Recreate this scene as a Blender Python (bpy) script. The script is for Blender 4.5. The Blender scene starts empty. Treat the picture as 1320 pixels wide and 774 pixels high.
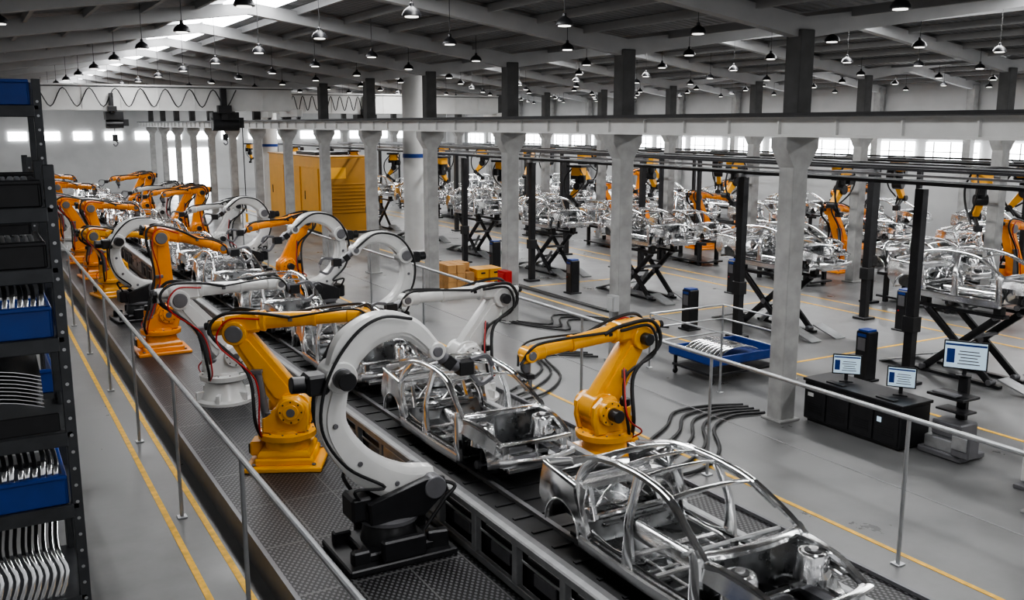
import bpy, math, random
from mathutils import Vector, Matrix, Euler
random.seed(7)
scene=bpy.context.scene
COL=scene.collection
scene.view_settings.view_transform='AgX'
try: scene.view_settings.look='AgX - Medium High Contrast'
except Exception: pass
# ------------------------------------------------------------------ materials
MATS={}
def mat(name,col,rough=.5,metal=0.0,nscale=0,namt=.0,bump=0,emit=0,coat=0,rvar=0,nosample=False):
    if name in MATS: return MATS[name]
    m=bpy.data.materials.new(name); m.use_nodes=True
    nt=m.node_tree; b=nt.nodes['Principled BSDF']
    b.inputs['Base Color'].default_value=(*col,1); b.inputs['Roughness'].default_value=rough
    b.inputs['Metallic'].default_value=metal
    if coat: b.inputs['Coat Weight'].default_value=coat
    if emit:
        b.inputs['Emission Color'].default_value=(*col,1); b.inputs['Emission Strength'].default_value=emit
        if nosample: m.cycles.emission_sampling='NONE'
    if nscale:
        tc=nt.nodes.new('ShaderNodeTexCoord'); n=nt.nodes.new('ShaderNodeTexNoise')
        n.inputs['Scale'].default_value=nscale; n.inputs['Detail'].default_value=6
        nt.links.new(tc.outputs['Object'],n.inputs['Vector'])
        mr=nt.nodes.new('ShaderNodeMapRange'); mr.inputs[1].default_value=.3; mr.inputs[2].default_value=.7
        mr.inputs[3].default_value=1-namt; mr.inputs[4].default_value=1+namt
        nt.links.new(n.outputs['Fac'],mr.inputs[0])
        mx=nt.nodes.new('ShaderNodeMix'); mx.data_type='RGBA'; mx.blend_type='MULTIPLY'; mx.inputs[0].default_value=1
        mx.inputs[6].default_value=(*col,1); nt.links.new(mr.outputs[0],mx.inputs[7]); nt.links.new(mx.outputs[2],b.inputs['Base Color'])
        if rvar:
            m2=nt.nodes.new('ShaderNodeMapRange'); m2.inputs[1].default_value=.3; m2.inputs[2].default_value=.7
            m2.inputs[3].default_value=max(.02,rough-rvar); m2.inputs[4].default_value=rough+rvar
            nt.links.new(n.outputs['Fac'],m2.inputs[0]); nt.links.new(m2.outputs[0],b.inputs['Roughness'])
        if bump:
            bp=nt.nodes.new('ShaderNodeBump'); bp.inputs['Strength'].default_value=bump; bp.inputs['Distance'].default_value=.02
            nt.links.new(n.outputs['Fac'],bp.inputs['Height']); nt.links.new(bp.outputs[0],b.inputs['Normal'])
    MATS[name]=m; return m
def N(nt,t,**k):
    n=nt.nodes.new(t)
    for a,b in k.items(): setattr(n,a,b)
    return n
floorM=mat('floor_concrete',(.16,.161,.162),.38,0,.9,.3,.06,rvar=.14)
floorM.node_tree.nodes['Noise Texture'].inputs['Detail'].default_value=12
floorM.node_tree.nodes['Noise Texture'].inputs['Roughness'].default_value=.65
conc=mat('column_concrete',(.31,.31,.305),.75,0,2.5,.25,.35)
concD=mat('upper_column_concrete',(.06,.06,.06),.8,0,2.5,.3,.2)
roofB=mat('roof_beam_concrete',(.4,.4,.4),.7,0,1.5,.1)
purl=mat('roof_purlin_steel',(.28,.28,.28),.6,0,1.5,.1)
wallM=mat('wall_paint',(.45,.455,.455),.7,0,1.2,.05)
whiteS=mat('white_painted_steel',(.6,.6,.59),.45,0,3,.05)
yellow=mat('robot_yellow_paint',(.84,.38,.016),.3,0,5,.05,coat=.3)
orange=mat('robot_orange_paint',(.88,.29,.01),.3,0,5,.05,coat=.3)
white=mat('robot_white_paint',(.68,.68,.67),.3,0,5,.04,coat=.3)
grey=mat('cast_grey',(.15,.15,.16),.4,.3,6,.1)
black=mat('black_rubber',(.010,.010,.011),.5,0,8,.2)
blackM=mat('black_powder_steel',(.016,.016,.018),.38,.2,8,.2)
steel=mat('bare_body_steel',(.88,.885,.89),.17,1,3,.06,rvar=.08)
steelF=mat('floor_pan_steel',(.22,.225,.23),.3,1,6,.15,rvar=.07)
steelD=mat('brushed_steel',(.5,.51,.52),.36,.8,9,.15,rvar=.08)
frameG=mat('conveyor_frame_grey',(.34,.345,.35),.42,.2,6,.12)
railM=mat('galvanised_rail',(.42,.43,.44),.32,.7,9,.1)
railG=mat('gantry_grey_steel',(.2,.2,.205),.4,.5,6,.1)
blueM=mat('blue_plastic',(.008,.04,.22),.4,0,5,.1)
lineY=mat('yellow_floor_paint',(.78,.44,.03),.5,0,9,.25)
rackM=mat('rack_dark_steel',(.06,.063,.068),.4,.6,8,.15)
cardM=mat('cardboard',(.5,.27,.10),.85,0,6,.12)
redM=mat('red_box_paint',(.4,.01,.01),.4)
machY=mat('machine_yellow_paint',(.78,.38,.03),.4,0,2,.06)
machD=mat('machine_louvre_paint',(.36,.17,.02),.5,0,2,.06)
screenM=mat('monitor_screen',(.40,.52,.62),.3,emit=.7,nosample=True)
glassW=mat('window_daylight',(.96,.98,1),.3,emit=11)
skyl=mat('skylight_panel',(.97,.98,1),.3,emit=10)
bulb=mat('lamp_bulb',(1,.97,.92),.3,emit=3,nosample=True)
deck=bpy.data.materials.new('roof_deck_corrugated'); deck.use_nodes=True
nt=deck.node_tree; b=nt.nodes['Principled BSDF']; b.inputs['Base Color'].default_value=(.17,.173,.178,1); b.inputs['Roughness'].default_value=.5
tc=N(nt,'ShaderNodeTexCoord'); w=N(nt,'ShaderNodeTexWave'); w.bands_direction='Y'; w.inputs['Scale'].default_value=1.6
bp=N(nt,'ShaderNodeBump'); bp.inputs['Strength'].default_value=.8; bp.inputs['Distance'].default_value=.05
nt.links.new(tc.outputs['Object'],w.inputs['Vector']); nt.links.new(w.outputs['Fac'],bp.inputs['Height']); nt.links.new(bp.outputs[0],b.inputs['Normal'])
grat=bpy.data.materials.new('black_anti_slip_grating'); grat.use_nodes=True
nt=grat.node_tree; b=nt.nodes['Principled BSDF']; b.inputs['Roughness'].default_value=.45; b.inputs['Metallic'].default_value=.2
tc=N(nt,'ShaderNodeTexCoord'); sp=N(nt,'ShaderNodeSeparateXYZ'); nt.links.new(tc.outputs['Object'],sp.inputs[0])
def mth(op,a,bv=None):
    n=N(nt,'ShaderNodeMath',operation=op)
    for i,x in enumerate((a,bv)):
        if x is None: continue
        if isinstance(x,(int,float)): n.inputs[i].default_value=x
        else: nt.links.new(x,n.inputs[i])
    return n.outputs[0]
s1=mth('SINE',mth('MULTIPLY',sp.outputs[0],95.)); s2=mth('SINE',mth('MULTIPLY',sp.outputs[1],62.))
g=mth('GREATER_THAN',mth('MULTIPLY',s1,s2),.25)
m1=mth('LESS_THAN',mth('FRACT',mth('MULTIPLY',sp.outputs[0],1.6)),.03); m2=mth('LESS_THAN',mth('FRACT',mth('MULTIPLY',sp.outputs[1],.8)),.02)
sm=mth('MAXIMUM',m1,m2)
mx=N(nt,'ShaderNodeMix',data_type='RGBA'); mx.inputs[6].default_value=(.005,.005,.006,1); mx.inputs[7].default_value=(.1,.1,.105,1); nt.links.new(g,mx.inputs[0])
mx2=N(nt,'ShaderNodeMix',data_type='RGBA'); nt.links.new(mx.outputs[2],mx2.inputs[6]); mx2.inputs[7].default_value=(.1,.1,.1,1); nt.links.new(sm,mx2.inputs[0])
nt.links.new(mx2.outputs[2],b.inputs['Base Color'])
bp=N(nt,'ShaderNodeBump'); bp.inputs['Strength'].default_value=.3; bp.inputs['Distance'].default_value=.01; nt.links.new(g,bp.inputs['Height']); nt.links.new(bp.outputs[0],b.inputs['Normal'])

# ------------------------------------------------------------------ builder
def cat(pts,n):
    P=[Vector(p) for p in pts]
    if len(P)<3: return [P[0].lerp(P[-1],i/n) for i in range(n+1)]
    out=[]
    Q=[P[0]*2-P[1]]+P+[P[-1]*2-P[-2]]
    for i in range(1,len(Q)-2):
        for k in range(n):
            t=k/n; a,b_,c,d=Q[i-1],Q[i],Q[i+1],Q[i+2]
            out.append(.5*((2*b_)+(-a+c)*t+(2*a-5*b_+4*c-d)*t*t+(-a+3*b_-3*c+d)*t**3))
    out.append(P[-1]); return out
class B:
    def __init__(s): s.v=[];s.f=[];s.mi=[];s.ms=[]
    def add(s,vs,fs,m):
        if m not in s.ms: s.ms.append(m)
        k=s.ms.index(m); o=len(s.v)
        for p in vs: s.v.append(tuple(p))
        for f in fs: s.f.append([i+o for i in f]); s.mi.append(k)
    def box(s,c,sz,m,rot=None,bev=.008):
        hx,hy,hz=sz[0]/2,sz[1]/2,sz[2]/2; b_=min(bev,hx*.4,hy*.4,hz*.4)
        R=Euler(rot).to_matrix() if rot else Matrix.Identity(3); c=Vector(c)
        if b_<=0:
            vs=[R@Vector((sx*hx,sy*hy,sz_*hz))+c for sx in(-1,1) for sy in(-1,1) for sz_ in(-1,1)]
            s.add(vs,[[0,1,3,2],[4,6,7,5],[0,4,5,1],[2,3,7,6],[0,2,6,4],[1,5,7,3]],m); return
        vs=[];idx={}
        for sx in(-1,1):
            for sy in(-1,1):
                for sz_ in(-1,1):
                    for k,p in enumerate(((hx,hy-b_,hz-b_),(hx-b_,hy,hz-b_),(hx-b_,hy-b_,hz))):
                        idx[(sx,sy,sz_,k)]=len(vs); vs.append(R@Vector((sx*p[0],sy*p[1],sz_*p[2]))+c)
        fs=[]
        q=[(-1,-1),(1,-1),(1,1),(-1,1)]
        for e in(-1,1):
            fs.append([idx[(e,a,b2,0)] for a,b2 in q])
            fs.append([idx[(a,e,b2,1)] for a,b2 in q])
            fs.append([idx[(a,b2,e,2)] for a,b2 in q])
        for a in(-1,1):
            for b2 in(-1,1):
                fs.append([idx[(a,b2,-1,0)],idx[(a,b2,1,0)],idx[(a,b2,1,1)],idx[(a,b2,-1,1)]])
                fs.append([idx[(a,-1,b2,0)],idx[(a,1,b2,0)],idx[(a,1,b2,2)],idx[(a,-1,b2,2)]])
                fs.append([idx[(-1,a,b2,1)],idx[(1,a,b2,1)],idx[(1,a,b2,2)],idx[(-1,a,b2,2)]])
                for c2 in(-1,1):
                    fs.append([idx[(a,b2,c2,0)],idx[(a,b2,c2,1)],idx[(a,b2,c2,2)]])
        s.add(vs,fs,m)
    def lathe(s,p0,d,prof,m,seg=20):
        p0=Vector(p0); d=Vector(d).normalized()
        a=d.orthogonal().normalized(); b_=d.cross(a)
        vs=[];fs=[]
        for (t,r) in prof:
            for k in range(seg):
                an=2*math.pi*k/seg; vs.append(p0+d*t+(a*math.cos(an)+b_*math.sin(an))*r)
        for i in range(len(prof)-1):
            for k in range(seg):
                k2=(k+1)%seg; fs.append([i*seg+k,i*seg+k2,(i+1)*seg+k2,(i+1)*seg+k])
        fs.append(list(range(seg))[::-1]); n=(len(prof)-1)*seg; fs.append([n+k for k in range(seg)])
        s.add(vs,fs,m)
    def cyl(s,p0,p1,r,m,r1=None,seg=18,bev=.01):
        p0=Vector(p0);p1=Vector(p1); L=(p1-p0).length; r1=r if r1 is None else r1
        bev=min(bev,L*.3,r*.3)
        s.lathe(p0,p1-p0,[(0,r-bev),(bev,r),(L-bev,r1),(L,r1-min(bev,r1*.3))],m,seg)
    def prism(s,poly,y0,y1,m,ax='y',bev=0):
        n=len(poly)
        def P3(p,y):
            if ax=='y': return (p[0],y,p[1])
            if ax=='x': return (y,p[0],p[1])
            return (p[0],p[1],y)
        if bev:
            cx=sum(p[0] for p in poly)/n; cz=sum(p[1] for p in poly)/n
            ins=[]
            for p in poly:
                dx,dz=p[0]-cx,p[1]-cz; L=math.hypot(dx,dz) or 1; ins.append((p[0]-dx/L*bev,p[1]-dz/L*bev))
            sec=[(ins,y0),(poly,y0+bev),(poly,y1-bev),(ins,y1)]
        else: sec=[(poly,y0),(poly,y1)]
        vs=[P3(p,y) for pl,y in sec for p in pl]; fs=[]
        for i in range(len(sec)-1):
            for k in range(n):
                k2=(k+1)%n; fs.append([i*n+k,i*n+k2,(i+1)*n+k2,(i+1)*n+k])
        fs.append(list(range(n))[::-1]); fs.append([(len(sec)-1)*n+k for k in range(n)])
        s.add(vs,fs,m)
    def link(s,p0,r0,p1,r1,y0,y1,m,seg=12,bev=.025):
        dx,dz=p1[0]-p0[0],p1[1]-p0[1]; L=math.hypot(dx,dz); an=math.atan2(dz,dx); be=math.acos(max(-1,min(1,(r0-r1)/L)))
        pl=[]
        for k in range(seg+1):
            t=an+be+(2*math.pi-2*be)*k/seg; pl.append((p0[0]+r0*math.cos(t),p0[1]+r0*math.sin(t)))
        for k in range(seg+1):
            t=an-be+2*be*k/seg; pl.append((p1[0]+r1*math.cos(t),p1[1]+r1*math.sin(t)))
        s.prism(pl,y0,y1,m,bev=bev)
    def sweep(s,pts,sizes,m,up=(0,1,0),n=6,rnd=.3,smooth=True):
        P=cat(pts,n) if smooth else [Vector(p) for p in pts]
        K=len(P)
        if isinstance(sizes,tuple): S=[sizes]*K
        else:
            S=[]; 
            for i in range(K):
                t=i/(K-1)*(len(sizes)-1); j=min(int(t),len(sizes)-2); fr=t-j
                S.append(tuple(sizes[j][q]*(1-fr)+sizes[j+1][q]*fr for q in(0,1)))
        U=Vector(up).normalized()
        c=rnd
        base=[(1,-1+c),(1,1-c),(1-c,1),(-1+c,1),(-1,1-c),(-1,-1+c),(-1+c,-1),(1-c,-1)]
        nb=len(base); vs=[];fs=[]
        for i,p in enumerate(P):
            T=(P[min(i+1,K-1)]-P[max(i-1,0)])
            T=T.normalized() if T.length>1e-9 else Vector((1,0,0))
            u=U-T*U.dot(T)
            if u.length<1e-4: u=T.orthogonal()
            u.normalize(); v=T.cross(u)
            for a,b_ in base: vs.append(p+u*(a*S[i][0]/2)+v*(b_*S[i][1]/2))
        for i in range(K-1):
            for k in range(nb):
                k2=(k+1)%nb; fs.append([i*nb+k,i*nb+k2,(i+1)*nb+k2,(i+1)*nb+k])
        fs.append(list(range(nb))[::-1]); fs.append([(K-1)*nb+k for k in range(nb)])
        s.add(vs,fs,m)
    def tube(s,pts,r,m,seg=8,n=6):
        P=cat(pts,n); K=len(P); vs=[];fs=[]; prev=None
        for i,p in enumerate(P):
            T=(P[min(i+1,K-1)]-P[max(i-1,0)]).normalized()
            if prev is None: u=T.orthogonal().normalized()
            else:
                u=prev-T*prev.dot(T)
                u=u.normalized() if u.length>1e-5 else T.orthogonal().normalized()
            prev=u; v=T.cross(u)
            for k in range(seg):
                a=2*math.pi*k/seg; vs.append(p+(u*math.cos(a)+v*math.sin(a))*r)
        for i in range(K-1):
            for k in range(seg):
                k2=(k+1)%seg; fs.append([i*seg+k,i*seg+k2,(i+1)*seg+k2,(i+1)*seg+k])
        fs.append(list(range(seg))[::-1]); fs.append([(K-1)*seg+k for k in range(seg)])
        s.add(vs,fs,m)
    def grid(s,fn,nu,nv,m,thick=None):
        vs=[];fs=[]
        for i in range(nu+1):
            for j in range(nv+1): vs.append(Vector(fn(i/nu,j/nv)))
        for i in range(nu):
            for j in range(nv):
                a=i*(nv+1)+j; fs.append([a,a+1,a+nv+2,a+nv+1])
        if thick:
            o=len(vs); t=Vector(thick); vs+= [p+t for p in vs]; fs+=[[q+o for q in f[::-1]] for f in fs]
            for i in range(nu):
                for j in (0,nv):
                    a=i*(nv+1)+j; fs.append([a,a+nv+1,a+nv+1+o,a+o])
            for j in range(nv):
                for i in (0,nu):
                    a=i*(nv+1)+j; fs.append([a,a+1,a+1+o,a+o])
        s.add(vs,fs,m)
    def mesh(s,name,ang=35):
        import bmesh
        me=bpy.data.meshes.new(name); me.from_pydata(s.v,[],s.f)
        for m in s.ms: me.materials.append(m)
        me.polygons.foreach_set('material_index',s.mi)
        bm=bmesh.new(); bm.from_mesh(me); bmesh.ops.recalc_face_normals(bm,faces=bm.faces); bm.to_mesh(me); bm.free()
        me.polygons.foreach_set('use_smooth',[True]*len(me.polygons))
        me.set_sharp_from_angle(angle=math.radians(ang)); me.update()
        return me
    def obj(s,name,loc=(0,0,0),rz=0): return inst(name,s.mesh(name),loc,rz)
def inst(name,me,loc=(0,0,0),rz=0,sc=1,rot=None):
    o=bpy.data.objects.new(name,me); o.location=loc; o.rotation_euler=rot if rot else (0,0,rz)
    o.scale=(sc,sc,sc) if not isinstance(sc,tuple) else sc
    COL.objects.link(o); return o

# ------------------------------------------------------------------ shell
YB,YE=-6.0,76.0
b=B(); b.box((14.8,(YB+YE)/2,-.1),(44.2,YE-YB,.2),floorM,bev=0); b.obj('floor')
def roofz(x):
    k=((x+.9)%12.7)/12.7
    return 6.75+.85*(1-abs(2*k-1))
xs=[-7.25,-.9,5.45,11.8,18.15,24.5,30.85,37.0]
b=B()
for i in range(len(xs)-1):
    x0,x1=xs[i],xs[i+1]; z0,z1=roofz(x0),roofz(x1)
    if i==6: z1=6.78
    if i==0: z0=7.6
    b.add([(x0,YB,z0),(x1,YB,z1),(x1,YE,z1),(x0,YE,z0),(x0,YB,z0+.15),(x1,YB,z1+.15),(x1,YE,z1+.15),(x0,YE,z0+.15)],
      [[0,1,2,3],[4,7,6,5],[0,4,5,1],[1,5,6,2],[2,6,7,3],[3,7,4,0]],deck)
b.obj('ceiling')
ti=0
def trim(bb):
    global ti
    ti+=1; return bb.obj('trim_%d'%ti)
b=B()
for i in range(len(xs)-1):
    x0,x1=xs[i],xs[i+1]
    for k in range(1,6):
        x=x0+(x1-x0)*k/6; z=roofz(x) if i not in(0,) else 6.75+(7.6-6.75)*(1-k/6)
        b.box((x,(YB+YE)/2,z-.08),(.07,YE-YB-.2,.15),purl,bev=0)
trim(b)
COLY=[11.3+4.7*k for k in range(-3,14)]
b=B()
for y in COLY:
    for (xa,xr,xb) in((-.9,5.45,11.8),(11.8,18.15,24.5),(24.5,30.85,36.95)):
        b.prism([(xa,6.68),(xr,7.52),(xr,7.27),(xa+1.0,6.5),(xa,6.34)],y-.1,y+.1,roofB)
        b.prism([(xr,7.52),(xb,6.68),(xb,6.34),(xb-1.0,6.5),(xr,7.27)],y-.1,y+.1,roofB)
trim(b)
b=B()
for xr in(5.45,18.15,30.85):
    for k in range(16):
        y=COLY[k]+2.35
        if y>YE-3: continue
        for s in(-1,1):
            b.box((xr+s*.3,y,7.47),(.5,4.3,.04),skyl,bev=0,rot=(0,s*.133,0))
b.obj('window_1')
for xr,e in((-6.6,1300),(5.45,1400),(18.15,3300),(30.85,2600)):  # leftmost lamp is an added fill for the car sides, no skylight panel there
    L=bpy.data.lights.new('skylight_and_fill_area','AREA'); L.shape='RECTANGLE'; L.size=.3 if xr>0 else .6; L.size_y=79; L.energy=e; L.color=(1,.985,.96)
    o=bpy.data.objects.new('skylight_and_fill_light',L); o.location=(xr,33.8,7.22); COL.objects.link(o)
b=B(); b.box((37.05,(YB+YE)/2,3.4),(.2,YE-YB,6.8),wallM,bev=0)
b.box((36.9,(YB+YE)/2,4.9),(.15,YE-YB,.25),whiteS,bev=0); b.box((36.9,(YB+YE)/2,3.15),(.15,YE-YB,.2),whiteS,bev=0)
b.obj('wall_right')
b=B()
for k in range(24): b.box((36.9,-2+k*3.15,3.8),(.12,2.5,.85),glassW,bev=0)
b.obj('window_2')
b=B()
for k in range(24):
    y=-2+k*3.15
    for q in(-1,0,1): b.box((36.82,y+q*.83,3.8),(.06,.05,.85),whiteS,bev=0)
    b.box((36.82,y,3.8),(.06,2.5,.04),whiteS,bev=0)
trim(b)
b=B(); b.box((14.8,YE+.1,3.7),(44.2,.2,7.4),wallM,bev=0); b.obj('wall_back')
b=B(); b.box((-7.35,(YB+YE)/2,3.8),(.2,YE-YB,7.6),wallM,bev=0); b.obj('wall_left')
b=B()
for k in range(20):
    x=-5+k*2.1; b.box((x,YE-.04,4.15),(1.2,.1,.6),glassW,bev=0)
b.box((15,YE-.04,1.6),(3,.1,3.2),glassW,bev=0)
b.obj('window_3')
# columns
b=B()
b.box((0,0,2.25),(.33,.33,4.5),conc,bev=.015)
b.prism([(-.165,4.3),(.165,4.3),(.36,4.62),(.36,4.79),(-.36,4.79),(-.36,4.62)],-.17,.17,conc)
b.box((0,0,.02),(.46,.46,.04),conc)
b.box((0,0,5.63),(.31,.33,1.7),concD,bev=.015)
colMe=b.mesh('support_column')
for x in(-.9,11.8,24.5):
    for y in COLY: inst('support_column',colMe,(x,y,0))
b=B(); b.box((0,0,3.3),(.3,.36,6.6),conc)
wcol=b.mesh('wall_column')
for y in COLY: inst('wall_column',wcol,(36.62,y,0))
def runway(x):
    b=B(); y0,y1=YB+.5,YE-.3; ym=(y0+y1)/2; L=y1-y0
    b.box((x,ym,4.815),(.2,L,.04),whiteS,bev=0); b.box((x,ym,5.09),(.2,L,.04),whiteS,bev=0); b.box((x,ym,4.95),(.05,L,.26),whiteS,bev=0)
    y=y0+.4
    while y<y1: b.box((x,y,4.95),(.17,.03,.24),whiteS,bev=0); y+=1.175
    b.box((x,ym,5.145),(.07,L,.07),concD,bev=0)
    b.obj('crane_runway_beam')
for x in(-.64,11.53,12.07,24.23,24.77): runway(x)
b=B()
b.box((11.25,35,5.15),(.04,80,.05),blackM,bev=0)
for k in range(16): b.box((11.33,-2+k*4.7,5.14),(.15,.04,.03),blackM)
b.obj('cable_tray')
b=B()
for x,w,y0,y1 in((1.85,.075,YB,60),(2.25,.075,YB,60),(9.18,.07,YB,60),(14.3,.08,YB,60),(20.4,.08,YB,60),(21.3,.06,YB,60)):
    b.box((x,(y0+y1)/2,.003),(w,y1-y0,.006),lineY,bev=0)
for y in(8.3,14.0,19.5,25.): b.box((17.4,y,.003),(5.8,.07,.006),lineY,bev=0)
b.obj('floor_marking')

# ------------------------------------------------------------------ platform & conveyor
b=B(); ym,L=(2+62)/2,60
b.box((3.48,ym,.15),(1.96,L,.3),grat,bev=0); b.box((7.33,ym,.15),(1.24,L,.3),grat,bev=0)
b.box((2.49,ym,.17),(.05,L,.34),grey,bev=0); b.box((7.97,ym,.17),(.05,L,.34),grey,bev=0)
b.obj('robot_platform')
b=B()
b.box((5.58,ym,.42),(1.8,L,.54),blackM,bev=0)
b.box((5.58,ym,.735),(1.9,L,.05),black,bev=0)
for x,zt in((4.53,.88),(6.64,.82)):
    s=1 if x>5 else -1
    b.box((x,ym,zt-.04),(.1,L,.1),frameG,bev=.015); b.box((x+.01*s,ym,.33),(.07,L,.09),frameG,bev=.01)
    b.box((x-.14*s,ym,zt-.08),(.1,L,.03),railG,bev=0)
    y=2.4;k=0
    while y<61.5:
        b.box((x,y,.33+(zt-.33)/2),(.08,.1,zt-.36),frameG)
        if k%6 in(2,3): b.box((x+.005*s,y+.45,.59),(.05,.74,.38),steelD); b.box((x+.035*s,y+.72,.6),(.02,.03,.1),blackM); b.box((x+.03*s,y+.3,.7),(.012,.2,.04),grey)
        else:
            b.box((x-.09*s,y+.45,.58),(.03,.8,.42),blackM); b.box((x-.06*s,y+.45,.5),(.03,.4,.14),grey); b.box((x-.03*s,y+.45,.62),(.02,.82,.025),frameG)
            b.cyl((x-.05*s,y+.15,.7),(x-.05*s,y+.75,.7),.018,black,seg=8)
        y+=.9;k+=1
for k in range(150):
    y=2.4+k*.4
    b.box((5.58,y,.765),(1.5,.05,.02),blackM,bev=0)
for x in (5.1,6.0): b.box((x,ym,.785),(.06,L,.05),railG,bev=0)
b.obj('assembly_conveyor')

def rail(name,pts_y,x,h,z0=0,y0=None,y1=None,mid=True):
    b=B()
    for y in pts_y:
        b.cyl((x,y,z0),(x,y,z0+h),.024,railM,seg=10); b.box((x,y,z0+.012),(.12,.12,.024),railM)
    b.cyl((x,y0,z0+h),(x,y1,z0+h),.03,railM,seg=10)
    if mid: b.cyl((x,y0,z0+h*.52),(x,y1,z0+h*.52),.006,railG,seg=6)
    b.obj(name)
rail('handrail',[5.3+3.4*k for k in range(15)],2.02,1.88,0,3.0,54,False)
rail('handrail',[3.35+3.27*k for k in range(12)],8.92,1.76,0,1.0,40,True)

# ------------------------------------------------------------------ car body
def car_mesh():
    b=B(); S=steel; F=steelF
    for s in(1,-1):
        Y=lambda v:v*s
        b.sweep([(-1.15,Y(.79),.12),(0,Y(.81),.11),(1.08,Y(.79),.12)],(.13,.17),S,n=5)
        b.sweep([(1.05,Y(.80),.1),(1.04,Y(.80),.4),(1.0,Y(.78),.72),(.93,Y(.76),.8)],[(.08,.2),(.08,.16),(.08,.14)],S)
        b.sweep([(1.12,Y(.74),.76),(.8,Y(.70),.95),(.35,Y(.62),1.17),(-.1,Y(.59),1.25),(-.6,Y(.585),1.26),(-1.1,Y(.60),1.2),(-1.55,Y(.66),1.03),(-1.98,Y(.72),.86)],
                [(.07,.07),(.08,.07),(.1,.07),(.1,.07),(.1,.07),(.1,.08),(.1,.14),(.1,.2)],S,n=8,rnd=.4)
        b.sweep([(.72,Y(.66),.95),(.3,Y(.57),1.16),(-.3,Y(.54),1.22),(-1.05,Y(.55),1.17)],(.03,.03),S,n=6)
        b.sweep([(-.16,Y(.80),.15),(-.17,Y(.80),.5),(-.2,Y(.77),.78),(-.27,Y(.60),1.24)],[(.07,.24),(.06,.15),(.06,.12),(.06,.13)],S,n=6)
        b.sweep([(-1.02,Y(.79),.14),(-1.08,Y(.80),.35),(-1.2,Y(.79),.55),(-1.3,Y(.77),.8),(-1.28,Y(.68),1.0),(-1.1,Y(.61),1.19)],[(.08,.12),(.08,.09),(.08,.09),(.08,.1),(.07,.14),(.06,.1)],S,n=6)
        b.sweep([(-1.3,Y(.775),.80),(-1.7,Y(.77),.84),(-2.15,Y(.72),.85)],(.09,.06),S,n=5)
        def q(u,v):
            x=-1.1-1.13*u; r2=.39**2-(x+1.58)**2
            zb=.14+(math.sqrt(r2) if r2>0 else 0); 
            if u>.8: zb=max(zb,.14+.25*(u-.8)/.2)
            zt=.82+.03*u; z=zb+(zt-zb)*v
            y=.80+.045*math.sin(max(0,min(1,(z-.1)/.72))*math.pi)-.10*max(0,u-.45)**1.5*1.6-.02*v
            return (x,s*y,z)
        b.grid(q,26,7,S,(0,-s*.02,0))
        b.tube([(-1.58+.39*math.cos(t),s*.835,.14+.39*math.sin(t)) for t in [math.pi*k/8 for k in range(9)]],.016,S,seg=6,n=2)
        def wh(cx,y0,y1,r):
            b.grid(lambda u,v:(cx+r*math.cos(math.pi*u),s*(y0+(y1-y0)*v),.14+r*math.sin(math.pi*u)),12,2,S,(0,0,.01))
        wh(-1.58,.5,.8,.37)
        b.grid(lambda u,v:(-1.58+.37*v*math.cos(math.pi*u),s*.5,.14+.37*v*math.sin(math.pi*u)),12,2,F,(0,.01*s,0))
        b.sweep([(.98,Y(.73),.72),(1.3,Y(.70),.74),(1.7,Y(.66),.71),(2.08,Y(.6),.6)],[(.1,.09),(.09,.08),(.07,.07)],S,n=6)
        b.sweep([(.6,Y(.42),.1),(1.0,Y(.43),.2),(1.3,Y(.45),.34),(2.15,Y(.46),.36)],(.1,.13),S,n=6)
        wh(1.45,.42,.68,.36)
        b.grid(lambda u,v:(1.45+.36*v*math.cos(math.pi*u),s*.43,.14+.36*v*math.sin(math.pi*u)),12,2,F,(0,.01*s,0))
        b.lathe((1.42,Y(.54),.42),(0,0,1),[(0,.21),(.26,.185),(.3,.165),(.3,.12),(.25,.1),(.25,.045),(.2,.04)],S,24)
        b.lathe((1.42,Y(.54),.70),(0,0,1),[(0,.13),(.02,.15),(.035,.135)],S,24)
        b.lathe((1.42,Y(.54),.73),(0,0,1),[(0,.1),(.012,.1)],black,20); b.lathe((1.42,Y(.54),.735),(0,0,1),[(0,.06),(.03,.055)],S,16)
        b.box((1.25,Y(.62),.66),(.35,.14,.02),S); b.box((1.65,Y(.6),.62),(.34,.14,.02),S,rot=(0,.1,0))
        b.box((2.1,Y(.52),.42),(.05,.1,.42),S)
        b.grid(lambda u,v:(1.1+.95*u,s*(.80-.10*u*u-.05*v),.56+.18*v-.10*u*u),10,3,S,(0,-.012*s,0))
        for yy in(.2,.5): b.box((.15,Y(yy),.17),(.9,.05,.05),S)
        for xx in(.75,.5,.25,0,-.25,-.5): b.box((xx,Y(.45),.135),(.05,.5,.03),S)
        # lower suspension arm and hub
        b.sweep([(1.3,Y(.42),.12),(1.42,Y(.62),.09),(1.5,Y(.42),.12)],(.04,.05),grey,up=(0,0,1),n=5)
        b.cyl((1.42,Y(.6),.1),(1.42,Y(.68),.1),.07,grey); b.cyl((1.42,Y(.58),.12),(1.42,Y(.54),.44),.035,black,seg=10)
        # inner reinforcements
        b.sweep([(-.2,Y(.74),.3),(-.55,Y(.74),.24),(-1.0,Y(.74),.3)],(.02,.03),S,n=4)
        b.sweep([(-1.15,Y(.55),.14),(-1.3,Y(.52),.45),(-1.45,Y(.5),.78)],(.07,.06),S,n=4)
        b.cyl((-1.75,Y(.45),.6),(-1.75,Y(.45),.72),.07,S,seg=14)
        b.box((.0,Y(.77),.235),(2.0,.02,.03),black)
        b.sweep([(.95,Y(.71),.3),(.6,Y(.2),.2),(.4,Y(.17),.2)],(.05,.04),S,n=4)
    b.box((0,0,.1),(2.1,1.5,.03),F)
    b.grid(lambda u,v:(-1.05+2.05*u,(v-.5)*.34,.11+.17*math.sin(math.pi*v)),6,8,S,(0,0,-.012))
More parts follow.
